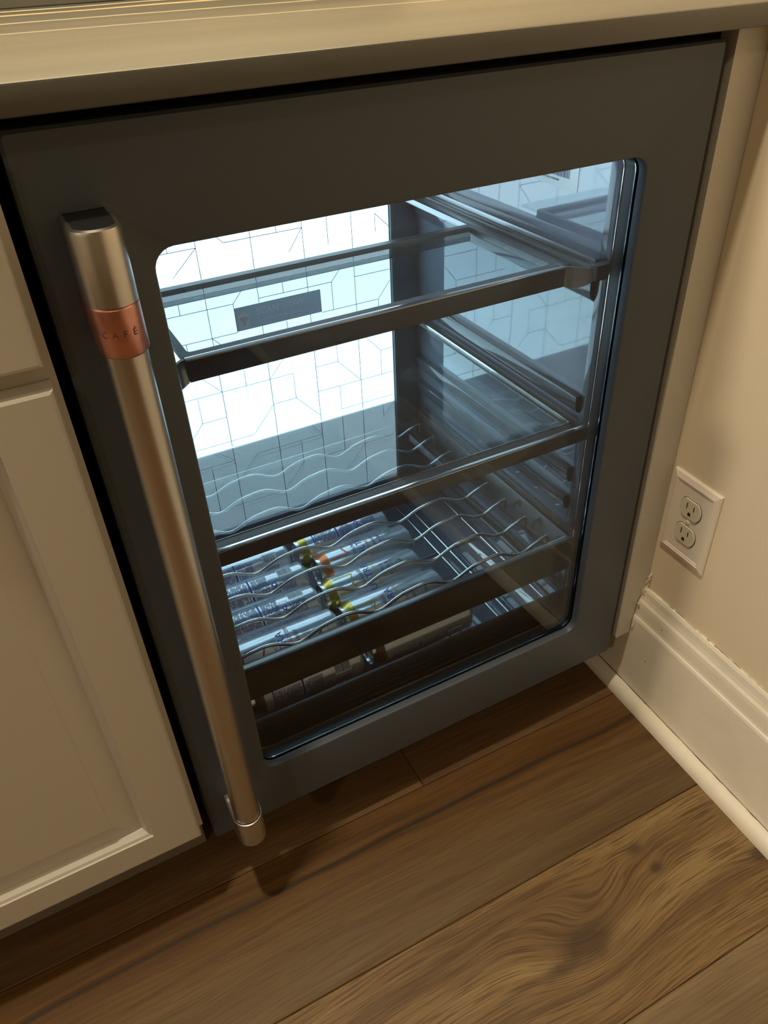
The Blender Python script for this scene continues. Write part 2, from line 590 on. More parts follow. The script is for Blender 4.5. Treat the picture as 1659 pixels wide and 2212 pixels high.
# ragged caulk where filler strip and baseboard meet
for i, (x, z, l_, a_) in enumerate(((-0.0155, 0.150, 0.016, -1.9), (-0.0160, 0.142, 0.013, -1.4), (-0.0150, 0.184, 0.010, -2.4), (-0.0080, 0.199, 0.012, 1.2),
                                    (-0.0055, 0.214, 0.012, 1.7), (-0.0040, 0.226, 0.008, 1.9))):
    p0 = Vector((x, -0.0030, z))
    path = [p0 + Vector((-math.cos(a_) * l_ * t * 0.35 - 0.0012 * math.sin(5 * t), -0.001 - 0.0016 * math.sin(4 * t + i), math.sin(a_) * l_ * t)) for t in (0, 0.25, 0.5, 0.75, 1.0)]
    finish('caulk_flake', tube(bmesh.new(), path, 0.0007 + 0.0002 * (i % 3), 5), trim_white, bbr, local=True, smooth=60)
for (y, z, x) in ((-0.026, 0.290, -0.0002), (-0.052, 0.1690, -0.0111), (-0.040, 0.095, -0.0147), (-0.455, 0.110, -0.0147)):
    bm = bmesh.new()
    n_ = [(x, y + 0.0011 * math.cos(2 * PI * k / 7) * (1.8 if z > 0.25 else 1), z + 0.0009 * math.sin(2 * PI * k / 7 + (0.6 if z > 0.25 else 0))) for k in range(7)]
    bm.faces.new([bm.verts.new(v) for v in n_])
    finish('nail_hole', bm, crack_mat, bbr, local=True)

# floor boards
PW = 0.1797
def plank_mesh(length, mat):
    bm = bmesh.new()
    w = PW / 2 - 0.0004
    l = length / 2 - 0.0004
    c = 0.0012
    lo = [(-l, -w, -0.004), (l, -w, -0.004), (l, w, -0.004), (-l, w, -0.004)]
    mi = [(x, y, -0.0009) for x, y, z in lo]
    hi = [(-l + c, -w + c, 0), (l - c, -w + c, 0), (l - c, w - c, 0), (-l + c, w - c, 0)]
    rings(bm, [lo, mi, hi], cap1=True)
    me = bpy.data.meshes.new('plank')
    bmesh.ops.recalc_face_normals(bm, faces=bm.faces[:])
    bm.to_mesh(me)
    bm.free()
    me.materials.append(mat)
    return me
w_plain = wood('wood_plain', (0.26, 0.155, 0.070), (0.185, 0.105, 0.045), (0.105, 0.056, 0.024), grain=0.5)
w_grey = wood('wood_grey', (0.24, 0.165, 0.085), (0.18, 0.118, 0.058), (0.11, 0.066, 0.030), grain=0.45, seed=5.0)
w_dark = wood('wood_dark', (0.20, 0.115, 0.050), (0.14, 0.078, 0.034), (0.075, 0.040, 0.018), grain=0.5, seed=9.0)
# row in front of the fridge: dark streak and rusty bands (local y: +0.09 is the edge next to the fridge)
w_streak = wood('wood_streak', (0.140, 0.092, 0.042), (0.115, 0.070, 0.028), (0.068, 0.036, 0.013),
                streaks=((0.042, -0.01, 0.0050, 1.0), (0.030, 0.06, 0.004, 0.35), (0.018, -0.05, 0.003, 0.30)), grain=0.55, seed=2.0, tint=(-0.01, 0.06, (1.12, 0.90, 0.58), 1.0))
w_knot = wood('wood_knotty', (0.26, 0.168, 0.070), (0.185, 0.110, 0.041), (0.078, 0.040, 0.014),
              knots=((0.050, -0.006, 0.075, 0.045, 0.030, 1.7), (0.015, -0.014, 0.070, 0.018, 0.0, 1.5), (0.176, 0.058, 0.024, 0.013, 0.005, 1.9),
                     (0.184, 0.026, 0.020, 0.012, 0.006, 1.9), (0.312, -0.022, 0.030, 0.018, 0.006, 1.9),
                     (-0.050, -0.012, 0.16, 0.010, 0.0, 0.5), (0.11, 0.030, 0.060, 0.040, 0.016, 0.0)), grain=0.55, freq=260.0, seed=4.0, pores=0.8)
y_seams = -0.0030      # seam next to the fridge
L0 = 1.22
meshes = {}
def plank(cx, cy, length, mat):
    key = (round(length, 4), mat.name)
    if key not in meshes:
        meshes[key] = plank_mesh(length, mat)
    o = bpy.data.objects.new('plank', meshes[key])
    COL.objects.link(o)
    o.parent = floor
    c, s = math.cos(TF), math.sin(TF)
    o.location = (cx * c - cy * s, cx * s + cy * c, 0)
    o.rotation_euler = (0, 0, TF)
rnd = random.Random(3)
for r in range(-25, 4):
    # row r lies between y_seams + r*PW and y_seams + (r+1)*PW
    cy = y_seams + (r + 0.5) * PW
    off = {0: -0.0165, -1: -0.82, -2: -0.85, -3: -0.35}.get(r, rnd.uniform(-1.2, 0))
    xs = [off + L0 * k for k in range(-4, 3)]
    for x in xs:
        a, b = max(x, -3.59), min(x + L0, 0.345 if r > -4 else 0.33)
        b = min(b, 0.327 + (cy if cy < 0 else 0) * 0.04 + 0.01)
        if b - a < 0.03 or a > 0.32:
            continue
        mat = {0: w_dark, -1: w_streak, -2: w_knot, -3: w_grey}.get(r) if x > -1.3 and r in (0, -1, -2, -3) else rnd.choice([w_plain, w_grey, w_dark])
        if r in (-1, -2) and x > -1.3:
            # keep the object origin at x = 0 so that the printed grain sits where it belongs
            me = plank_mesh(b - a, mat)
            me.transform(Matrix.Translation(((a + b) / 2, 0, 0)))
            meshes[(r, x)] = me
            o = bpy.data.objects.new('plank', me)
            COL.objects.link(o)
            o.parent = floor
            c, s = math.cos(TF), math.sin(TF)
            o.location = (-cy * s, cy * c, 0)
            o.rotation_euler = (0, 0, TF)
        else:
            plank((a + b) / 2, cy, b - a, mat)

# ------------------------------------------------------------------ countertop
ct = thing('countertop', 'dark brown stone countertop with pale veins over the fridge', 'countertop', (-0.6, 0.3, 0.8835))
def along_wall(bm):
    for v in bm.verts:                 # right end is cut to follow the turned wall
        if v.co.x > 0.3:
            v.co.x += 0.0399 * v.co.y
    return bm
part('slab', along_wall(bx(-1.45, 0.3530, -0.025, 0.70, 0.8835, 0.9015, bev=0.0022, seg=2)), stone, ct, smooth=40)
part('backsplash', along_wall(bx(-1.45, 0.353, 0.70, 0.7195, 0.9015, 1.01, bev=0.0012)), stone, ct)

# ------------------------------------------------------------------ left base cabinet
cb = thing('base_cabinet', 'cream painted base cabinet with raised panel door left of the fridge', 'cabinet', (-0.70, 0.0, 0.0))
bm = bmesh.new()
box(bm, -1.20, -0.311, 0.0195, 0.60, 0.139, 0.883)
part('body', bm, cab_white, cb)
bm = bmesh.new()
box(bm, -0.349, -0.311, 0.0, 0.019, 0.139, 0.883)
box(bm, -1.20, -0.91, 0.0, 0.019, 0.139, 0.883)
box(bm, -0.9095, -0.3495, 0.0, 0.019, 0.139, 0.170)
box(bm, -0.9095, -0.3495, 0.0, 0.019, 0.706, 0.742)
box(bm, -0.9095, -0.3495, 0.0, 0.019, 0.850, 0.883)
part('face_frame', bm, cab_white, cb)
part('toe_kick', bx(-1.20, -0.311, 0.066, 0.08, 0.002, 0.1385), simple('toe_kick_paint', (0.20, 0.17, 0.13), 0.6), cb)
def panel_front(x0, x1, z0, z1, stile, rail, yb=-0.0005, yf=-0.019, raised=True):
    bm = bmesh.new()
    def rect(dx, dz, y):
        return [(x0 + dx, y, z0 + dz), (x1 - dx, y, z0 + dz), (x1 - dx, y, z1 - dz), (x0 + dx, y, z1 - dz)]
    loops = [rect(0, 0, yb), rect(0, 0, yf + 0.0035), rect(0.0012, 0.0012, yf + 0.001), rect(0.0035, 0.0035, yf)]
    s, r = stile, rail
    loops += [rect(s, r, yf), rect(s + 0.0008, r + 0.0008, yf + 0.0016), rect(s + 0.004, r + 0.004, yf + 0.003),
              rect(s + 0.0075, r + 0.0075, yf + 0.0085), rect(s + 0.0085, r + 0.0085, yf + 0.0105)]
    if raised:
        loops += [rect(s + 0.034, r + 0.034, yf + 0.0075), rect(s + 0.036, r + 0.036, yf + 0.0062)]
    rings(bm, loops, cap0=True, cap1=True)
    return bm
d1 = part('door', panel_front(-0.895, -0.316, 0.1455, 0.7155, 0.0475, 0.040), cab_white, cb)
d2 = part('drawer_front', panel_front(-0.895, -0.317, 0.7315, 0.866, 0.0475, 0.030, raised=False), cab_white, cb)

# filler strip between fridge and wall
ft = finish('filler_strip', prism(bmesh.new(), [(0.3125, 0.122), (0.3365, 0.122), (0.3370, 0.150), (0.3385, 0.162), (0.3405, 0.186),
        (0.3465, 0.196), (0.3490, 0.206), (0.3528, 0.2075), (0.3528, 0.8832), (0.3125, 0.8832)], 'y', 0.0, 0.019), cab_white, loc=(0.33, 0.0, 0.122))
ft['label'] = 'narrow cream painted filler strip between the fridge and the right wall'
ft['category'] = 'filler strip'

# ------------------------------------------------------------------ fridge
FR = thing('beverage_fridge', 'under-counter beverage fridge with glass door, dark frame and lit interior', 'fridge', (0, 0.3, 0.0))
IX = 0.2555
IY0, IY1 = 0.056, 0.4745
IZ0, IZ1 = 0.125, 0.805
# outer case (five slabs) and base
bm = bmesh.new()
box(bm, -0.296, -0.262, 0.054, 0.60, 0.098, 0.868)
box(bm, 0.262, 0.296, 0.054, 0.60, 0.098, 0.868)
box(bm, -0.2619, 0.2619, 0.054, 0.60, 0.812, 0.868)
box(bm, -0.2619, 0.2619, 0.054, 0.60, 0.098, 0.118)
box(bm, -0.2619, 0.2619, 0.482, 0.60, 0.1181, 0.8119)
part('outer_case', bm, simple('case_paint', (0.07, 0.078, 0.088), 0.5), FR)
bm = bmesh.new()
box(bm, -0.290, 0.290, 0.075, 0.088, 0.012, 0.097)
for i in range(5):
    box(bm, -0.26, 0.26, 0.0715, 0.0752, 0.022 + i * 0.014, 0.029 + i * 0.014)
part('toe_grille', bm, black, FR)
for sx_ in (-0.25, 0.25):
    for yy in (0.12, 0.54):
        bm = bmesh.new()
        bmesh.ops.create_cone(bm, cap_ends=True, segments=16, radius1=0.018, radius2=0.014, depth=0.0975,
                              matrix=Matrix.Translation((sx_, yy, 0.0488)))
        part('levelling_foot', bm, black, FR, smooth=40)
# liner
ln = part('liner', bx(IX, 0.2615, IY0, 0.4815, 0.1185, 0.8115), liner_mat, FR, label='glossy dark grey inner wall')
part('left_wall', bx(-0.2615, -IX, IY0, 0.4815, 0.1185, 0.8115), liner_mat, ln)
part('ceiling_panel', bx(-IX, IX, IY0, 0.4815, IZ1, 0.8115), liner_dark, ln)
part('floor_panel', bx(-IX, IX, IY0, 0.4815, 0.1185, IZ0), liner_mat, ln)
part('back_wall', bx(-IX, IX, IY1, 0.4815, IZ0, IZ1), liner_dark, ln)
for sx_ in (1, -1):                     # rounded corner between side wall and floor
    pr = [(sx_ * IX, IZ0)] + [(sx_ * (IX - 0.022 + 0.022 * math.sin(PI / 2 * k / 8)), IZ0 + 0.022 - 0.022 * math.cos(PI / 2 * k / 8)) for k in range(9)]
    part('corner_cove', prism(bmesh.new(), pr, 'y', IY0, IY1 - 0.0005), liner_mat, ln, smooth=50)
lb = part('fill_light_bar', bx(-0.215, 0.215, 0.074, 0.090, 0.7990, 0.8046, bev=0.001), fill_bar_glow, FR, label='added cool white fill light bar hidden under the ceiling of the fridge')  # unseen bar and housing, added to brighten the cans
part('fill_bar_housing', bx(-0.222, 0.222, 0.068, 0.0735, 0.7960, 0.8046), frame_grey, lb)
# light panel in the back wall
PX, PZ0, PZ1 = 0.2068, 0.3255, 0.762
lp = part('light_panel', bx(-PX, PX, 0.4725, 0.4743, PZ0, PZ1), panel_glow, FR, label='glowing cool white back panel with etched lines')
bm = bmesh.new()
for sx_ in (-1, 1):
    a, b = sorted((sx_ * (PX + 0.0022), sx_ * (PX + 0.0075)))
    box(bm, a, b, 0.469, 0.4743, PZ0 - 0.004, PZ1 + 0.004, bev=0.001)
box(bm, -PX, PX, 0.470, 0.4743, PZ1 + 0.0005, PZ1 + 0.006, bev=0.0008)
box(bm, -PX, PX, 0.470, 0.4743, PZ0 - 0.006, PZ0 - 0.0005, bev=0.0008)
part('panel_frame', bm, simple('panel_frame_grey', (0.16, 0.18, 0.20), 0.3), lp)
# etched geometric lines on the panel
gx = [-0.120 + 0.0382 * k for k in range(-2, 9)]
gz = [0.338, 0.381, 0.424, 0.466, 0.5095, 0.552, 0.595, 0.637]
def G(i, j):
    return (-0.120 + 0.0381 * i, gz[0] + 0.0427 * j)
segs = []
for i in (-1, 1, 3, 5, 7):
    segs.append((G(i, -0.25), G(i, 9.9)))
S2 = [((1, 7), (0, 6.2)), ((5, 7), (4.4, 6.3)), ((8, 7), (8.6, 6.5)), ((8, 7), (8, 6.4)), ((6, 7), (6, 6.3)),
      ((0, 6), (0, 5)), ((0, 5), (-1, 5)), ((0, 5), (1, 5)), ((3, 6), (2, 5)), ((2, 5), (2, 4)), ((1, 5), (2, 5)),
      ((4, 6), (4, 5)), ((3, 5), (6, 5)), ((7, 6), (6, 5)), ((6, 5), (6, 4)), ((7, 5), (8.55, 5)), ((8.55, 4.6), (8, 4)),
      ((8, 4), (8, 3.2)), ((5.5, 4), (8, 4)), ((-1, 4), (2, 4)), ((1, 4), (2, 3)), ((0, 4), (0, 3)), ((3, 4), (3, 3)),
      ((4, 4), (4, 3)), ((5, 4), (5, 3)), ((0, 3), (1, 2)), ((1, 2), (-1, 2)), ((0, 2), (0, 1)), ((0, 1), (1, 1)),
      ((0, 1), (-1, 0)), ((1, 2), (4, 2)), ((2, 3), (2, 2)), ((4, 3), (3, 2)), ((4, 2), (4, 1)), ((4, 1), (5, 0)),
      ((6, 3), (6, 2)), ((6, 2), (7, 1)), ((5, 2), (6, 2)), ((5, 1), (8.55, 1)), ((7, 3), (8, 2)), ((8, 2), (8.55, 2)),
      ((8, 2), (8, 1)), ((6, 1), (6, 0)), ((6, 0), (8.55, 0)), ((-2, 0), (2, 0)), ((2, 0), (3, 1)), ((3, 1), (4, 1)),
      ((-2, 3), (-2, 0)), ((-1, 3), (-2, 2)), ((1, 8), (2, 7)), ((2, 7), (5, 7)), ((3, 9), (4, 8)), ((4, 8), (4, 7)), ((6, 9), (7, 8)),
      ((5, 8), (8.5, 8)), ((-2, 7), (1, 7)), ((0, 9), (0, 7)), ((-2, 9), (3, 9)), ((6, 8), (6, 7))]
for a, b in S2:
    segs.append((G(*a), G(*b)))
bm = bmesh.new()
for (xa, za), (xb, zb) in segs:
    xa, xb = max(-PX, min(PX, xa)), max(-PX, min(PX, xb))
    za, zb = max(PZ0, min(PZ1, za)), max(PZ0, min(PZ1, zb))
    d = Vector((xb - xa, 0, zb - za))
    if d.length < 1e-4:
        continue
    n = Vector((-d.z, 0, d.x)).normalized() * 0.00046
    y = 0.4722
    bm.faces.new([bm.verts.new(v) for v in ((xa + n.x, y, za + n.z), (xb + n.x, y, zb + n.z), (xb - n.x, y, zb - n.z), (xa - n.x, y, za - n.z))])
part('etched_lines', bm, etch, lp, kind='stuff')

# moulded ribs on both liner walls
def rib_bm(sx_, zt, h, y0=0.074, y1=0.468, prot=0.0100):
    bm = bmesh.new()
    xw_ = sx_ * IX
    xi = sx_ * (IX - prot)
    pr = [(xw_, zt), (xi + sx_ * 0.002, zt), (xi + sx_ * 0.0005, zt - 0.0006), (xi, zt - 0.0022), (xi + sx_ * 0.0012, zt - h * 0.75),
          (xi + sx_ * 0.004, zt - h), (xw_, zt - h * 1.15)]
    prism(bm, pr, 'y', y0, y1)
    return bm
for zt, h in ((0.655, 0.030), (0.504, 0.022), (0.4665, 0.016), (0.401, 0.021), (0.357, 0.021)):
    for sx_ in (1, -1):
        part('support_rib', rib_bm(sx_, zt, h, prot=0.0100 if zt != 0.4665 else 0.0035), rib_mat, ln, smooth=30)
# moulded front lip steps on the wall
for sx_ in (1, -1):
    a, b = sorted((sx_ * (IX - 0.0035), sx_ * IX))
    part('liner_lip', bx(a, b, IY0, IY0 + 0.016, 0.13, 0.80, bev=0.0012), rib_mat, ln, smooth=40)
# white rating sticker on the right wall
part('rating_sticker', bx(IX - 0.0006, IX - 0.0001, 0.1225, 0.2080, 0.7275, 0.795), sticker_white, ln, label='white paper sticker with a barcode')
bm = bmesh.new()
rb = random.Random(11)
y = 0.137
while y < 0.172:
    w = rb.choice([0.0005, 0.0008, 0.0012])
    box(bm, IX - 0.0009, IX - 0.0006, y, y + w, 0.7385, 0.7560)
    y += w + rb.choice([0.0006, 0.0009, 0.0013])
for i in range(9):
    y0 = 0.1545 + i * 0.0036
    box(bm, IX - 0.0009, IX - 0.0006, y0, y0 + rb.uniform(0.0016, 0.0028), 0.7335, 0.7355)
part('barcode', bm, ink_navy, ln)

# ---------------- door
DX, DZ0, DZ1 = 0.3015, 0.100, 0.874
OX0, OX1, OZ0, OZ1 = -0.2255, 0.2290, 0.1825, 0.7890
def loop(x0, x1, z0, z1, r, y):
    return [(x, y, z) for x, z in rrect(x0, x1, z0, z1, r)]
loops = [loop(-DX, DX, DZ0, DZ1, 0.003, 0.050), loop(-DX, DX, DZ0, DZ1, 0.003, 0.0022), loop(-DX + 0.0022, DX - 0.0022, DZ0 + 0.0022, DZ1 - 0.0022, 0.003, 0.0),
         loop(OX0 - 0.0030, OX1 + 0.0030, OZ0 - 0.0030, OZ1 + 0.0030, 0.019, 0.0), loop(OX0 - 0.0008, OX1 + 0.0008, OZ0 - 0.0008, OZ1 + 0.0008, 0.0168, 0.0008),
         loop(OX0, OX1, OZ0, OZ1, 0.016, 0.0030),
         loop(OX0, OX1, OZ0, OZ1, 0.016, 0.0098), loop(OX0 - 0.008, OX1 + 0.008, OZ0 - 0.008, OZ1 + 0.008, 0.018, 0.0098),
         loop(OX0 - 0.008, OX1 + 0.008, OZ0 - 0.008, OZ1 + 0.008, 0.018, 0.0345), loop(OX0 - 0.0245, OX1 + 0.0245, OZ0 - 0.0245, OZ1 + 0.0165, 0.018, 0.0345),
         loop(OX0 - 0.0245, OX1 + 0.0245, OZ0 - 0.0245, OZ1 + 0.0165, 0.018, 0.050)]
dr = part('door', rings(bmesh.new(), loops, wrap=True), slate, FR, smooth=30, label='dark slate door frame around the glass')
def pane(y0, y1, g):
    l = [loop(OX0 - g, OX1 + g, OZ0 - g, OZ1 + g, 0.017, y0), loop(OX0 - g, OX1 + g, OZ0 - g, OZ1 + g, 0.017, y1)]
    return rings(bmesh.new(), l, cap0=True, cap1=True)
def sheet(y, g):
    bm = bmesh.new()
    bm.faces.new([bm.verts.new(v) for v in loop(OX0 - g, OX1 + g, OZ0 - g, OZ1 + g, 0.017, y)])
    return bm
part('glass_pane', pane(0.0100, 0.0130, 0.006), door_glass, dr, label='clear outer glass pane')
part('inner_pane', pane(0.0300, 0.0330, 0.006), inner_glass, dr)
def ringbar(y0, y1, g0, g1):
    l = [loop(OX0 - g0, OX1 + g0, OZ0 - g0, OZ1 + g0, 0.016, y0), loop(OX0 - g0, OX1 + g0, OZ0 - g0, OZ1 + g0, 0.016, y1),
         loop(OX0 - g1, OX1 + g1, OZ0 - g1, OZ1 + g1, 0.017, y1), loop(OX0 - g1, OX1 + g1, OZ0 - g1, OZ1 + g1, 0.017, y0)]
    return rings(bmesh.new(), l, wrap=True)
part('spacer', ringbar(0.0145, 0.0288, 0.0005, 0.0072), black, dr)
part('edge_highlight', ringbar(0.0132, 0.0143, -0.0002, 0.0010), chrome_edge, dr, label='thin metal strip standing in for the glass edge highlight')  # metal strips added to draw the bright highlights of the pane edges
part('edge_highlight', ringbar(0.0289, 0.0299, -0.0002, 0.0010), chrome_edge, dr, label='thin metal strip standing in for the glass edge highlight')
part('gasket', ringbar(0.0502, 0.0555, 0.0245, 0.0330), gasket_mat, dr)

# scan sticker on the glass
st = part('sticker', bx(-0.1721, -0.0989, 0.00955, 0.00995, 0.7127, 0.7317), sticker_dark, dr, label='dark sticker reading SCAN NOW on the glass')
def flat_text(bm_t, x, z, y):
    for v in bm_t.verts:
        v.co = Vector((x + v.co.x, y, z + v.co.y))
    return bm_t
tb = flat_text(text_mesh('SCAN NOW', 0.0072, space=1.05), -0.1345, 0.7252, 0.00945)
t2 = flat_text(text_mesh('To seamlessly and get connected', 0.0029), -0.1350, 0.7184, 0.00945)
me_ = bpy.data.meshes.new('t')
t2.to_mesh(me_)
t2.free()
tb.from_mesh(me_)
bpy.data.meshes.remove(me_)
t3 = flat_text(text_mesh('SMART', 0.0030), -0.1655, 0.7147, 0.00945)
me_ = bpy.data.meshes.new('t')
t3.to_mesh(me_)
t3.free()
tb.from_mesh(me_)
bpy.data.meshes.remove(me_)
part('lettering', tb, sticker_light, dr)
bm = bmesh.new()
hx, hz = -0.1655, 0.7165
bm.faces.new([bm.verts.new((hx + a, 0.00945, hz + b)) for a, b in ((-0.0047, 0.0), (0.0047, 0.0), (0.0047, 0.0082), (0.0, 0.0120), (-0.0047, 0.0082))])
part('house_logo', bm, sticker_light, dr)
bm = bmesh.new()
for r0 in (0.0018, 0.0036, 0.0054):
    pts_o, pts_i = [], []
    for k in range(9):
        a = math.radians(45 + 90 * k / 8)
        pts_o.append((hx + r0 * math.cos(a), hz + 0.0015 + r0 * math.sin(a)))
        pts_i.append((hx + (r0 - 0.0009) * math.cos(a), hz + 0.0015 + (r0 - 0.0009) * math.sin(a)))
    vo = [bm.verts.new((x, 0.0093, z)) for x, z in pts_o]
    vi = [bm.verts.new((x, 0.0093, z)) for x, z in pts_i]
    for k in range(8):
        bm.faces.new((vo[k], vo[k + 1], vi[k + 1], vi[k]))
bmesh.ops.create_circle(bm, cap_ends=True, segments=10, radius=0.0008, matrix=Matrix.Translation((hx, 0.0093, hz + 0.0015)) @ Matrix.Rotation(PI / 2, 4, 'X'))
part('wifi_mark', bm, sticker_dark, dr)

# ---------------- handle
HX, HY = -0.2640, -0.0350
hd = part('handle', rings(bmesh.new(), [[(HX + 0.0145 * math.cos(2 * PI * k / 40), HY + 0.0145 * math.sin(2 * PI * k / 40), z) for k in range(40)]
          for z in (0.135, 0.780)], cap0=True, cap1=True), handle_steel, FR, smooth=40, label='long brushed steel tube handle')
def stadium(r, z, y_back, n=24, grow=0.0):
    pts = [(HX + r, y_back, z)]
    for k in range(n + 1):
        a = -PI * k / n
        pts.append((HX + r * math.cos(a), HY + r * math.sin(a), z))
    pts.append((HX - r, y_back, z))
    return pts
R_ = 0.0165
l = [stadium(R_ - 0.0012, 0.7735, -0.0006), stadium(R_, 0.7737, -0.0006), stadium(R_, 0.8195, -0.0006), stadium(R_ - 0.0008, 0.8218, -0.0006), stadium(R_ - 0.0028, 0.8228, -0.0006), stadium(R_ - 0.0034, 0.8222, -0.0006)]
part('mounting_post', rings(bmesh.new(), l, cap0=True, cap1=True), handle_steel, hd, smooth=40)
part('top_reflection', rings(bmesh.new(), [stadium(R_ - 0.0036, 0.8212, -0.0006), stadium(R_ - 0.0036, 0.8226, -0.0006)], cap0=True, cap1=True), black, hd, label='black sheet on top of the post standing in for its dark reflection')  # black sheet puts the dark reflection into the post's top face
l = [stadium(R_ - 0.004, 0.7362, -0.0006), stadium(R_ - 0.0012, 0.7385, -0.0006), stadium(R_, 0.7400, -0.0006), stadium(R_, 0.7722, -0.0006), stadium(R_ - 0.001, 0.7732, -0.0006)]
part('copper_band', rings(bmesh.new(), l, cap0=True, cap1=True), copper, hd, smooth=40, label='copper coloured band with engraved letters')
# bottom cup: open U shaped ring
l = [stadium(R_ - 0.0022, 0.1315, -0.0006), stadium(R_, 0.1330, -0.0006), stadium(R_, 0.1722, -0.0006), stadium(R_ - 0.0004, 0.1738, -0.0006), stadium(R_ - 0.0012, 0.1740, -0.0006),
     stadium(R_ - 0.0017, 0.1732, -0.0008), stadium(R_ - 0.0017, 0.166, -0.0008)]
part('mounting_cup', rings(bmesh.new(), l, cap0=True, cap1=True), handle_steel, hd, smooth=40)
def band_text(body, ang, z, size):
    bm = text_mesh(body, size)
    r = R_ + 0.00015
    for v in bm.verts:
        a = ang + v.co.x / r
        v.co = Vector((HX + r * math.cos(a), HY + r * math.sin(a), z + v.co.y))
    return bm
bm = bmesh.new()
for ch, a in (('C', -138), ('A', -113), ('F', -89), ('\u00c9', -65)):
    t = band_text(ch, math.radians(a), 0.7555, 0.0066)
    me_ = bpy.data.meshes.new('t')
    t.to_mesh(me_)
    t.free()
    bm.from_mesh(me_)
    bpy.data.meshes.remove(me_)
part('lettering', bm, simple('engraving', (0.10, 0.035, 0.025), 0.6), hd)

# ---------------- shelves
def frame_ring(x0, x1, y0, y1, z0, z1, wx, wyf, wyb):
    """Horizontal rectangular frame with a step that carries the glass."""
    def r(a0, a1, b0, b1, z):
        return [(x, y, z) for x, y in rrect(a0, a1, b0, b1, 0.004, 3)]
    l = [r(x0, x1, y0, y1, z0), r(x0, x1, y0, y1, z1), r(x0 + wx, x1 - wx, y0 + wyf, y1 - wyb, z1), r(x0 + wx, x1 - wx, y0 + wyf, y1 - wyb, z0)]
    return rings(bmesh.new(), l, wrap=True)
# middle full-depth shelf
sm = part('glass_shelf', frame_ring(-0.252, 0.252, 0.060, 0.468, 0.4635, 0.4715, 0.0115, 0.013, 0.012), frame_grey, FR, smooth=30, label='full depth glass shelf with grey frame')
part('shelf_glass', bx(-0.2403, 0.2403, 0.0733, 0.4558, 0.4665, 0.4697), shelf_glass, sm)
part('front_trim', bx(-0.252, 0.252, 0.0535, 0.0598, 0.4525, 0.4705, bev=0.0008), black_trim, sm, smooth=40)
part('trim_edge', bx(-0.252, 0.252, 0.0530, 0.0596, 0.4706, 0.4722, bev=0.0006), chrome_edge, sm, smooth=40, label='bright polished top edge of the trim')
part('glass_bead', frame_ring(-0.2412, 0.2412, 0.0722, 0.4568, 0.4698, 0.4722, 0.0012, 0.0012, 0.0012), chrome_edge, sm)
# upper half-depth pull-out shelf
su = part('pullout_shelf', frame_ring(-0.2050, 0.2050, 0.0760, 0.2560, 0.6630, 0.6710, 0.0065, 0.011, 0.010), frame_grey, FR, smooth=30, label='half depth pull-out glass shelf')
part('shelf_glass', bx(-0.1982, 0.1982, 0.0872, 0.2958, 0.6648, 0.6680), shelf_glass, su)
part('front_trim', bx(-0.2050, 0.2050, 0.0690, 0.0757, 0.6505, 0.6705, bev=0.0008), black_trim, su, smooth=40)
part('trim_edge', bx(-0.2050, 0.2050, 0.0686, 0.0755, 0.6706, 0.6722, bev=0.0006), chrome_edge, su, smooth=40)
part('rear_bar', bx(-0.2020, 0.2020, 0.2462, 0.2580, 0.6530, 0.6646, bev=0.001), frame_grey, su, smooth=40)
# slide rails with curved ends
for sx_ in (1, -1):
    def XX(a, b):
        return sorted((sx_ * a, sx_ * b))
    a, b = XX(0.2360, 0.2553)
    rl = part('slide_rail', bx(a, b, 0.0600, 0.4550, 0.6560, 0.6765, bev=0.0012), rail_steel, FR, smooth=40)
    a, b = XX(0.2265, 0.2355)
    part('rail_channel', bx(a, b, 0.0560, 0.4450, 0.6570, 0.6700, bev=0.001), frame_grey, rl, smooth=40)
    a, b = XX(0.2100, 0.2262)
    part('inner_slide', bx(a, b, 0.0860, 0.4300, 0.6590, 0.6668, bev=0.001), rail_steel, rl, smooth=40)
    a, b = XX(0.2290, 0.2500)
    part('end_cap', bx(a, b, 0.0480, 0.0600, 0.6570, 0.6740, bev=0.0012), black_trim, rl, smooth=40)
    # swept bracket from the shelf front to the end of the rail
    bm = bmesh.new()
    n = 14
    lo, hi = [], []
    for k in range(n + 1):
        t = k / n
        s = t * t * (3 - 2 * t)
        x = sx_ * (0.2052 + 0.0245 * t)
        yv = 0.0700 - 0.0190 * s
        zl = 0.6505 + 0.0075 * s - 0.0045 * math.sin(PI * t)
        lo.append((x, yv, zl))
        hi.append((x, yv + 0.004, 0.6705 - 0.0010 * s))
    prof_l = [lo, [(x, y_ + 0.0006, z + 0.0014) for x, y_, z in lo], hi, [(x, y_ + 0.004, z) for x, y_, z in hi], [(x, y_ + 0.004, z) for x, y_, z in lo]]
    rings(bm, prof_l, close=False, wrap=True)
    part('swept_bracket', bm, rail_steel, rl, smooth=40)

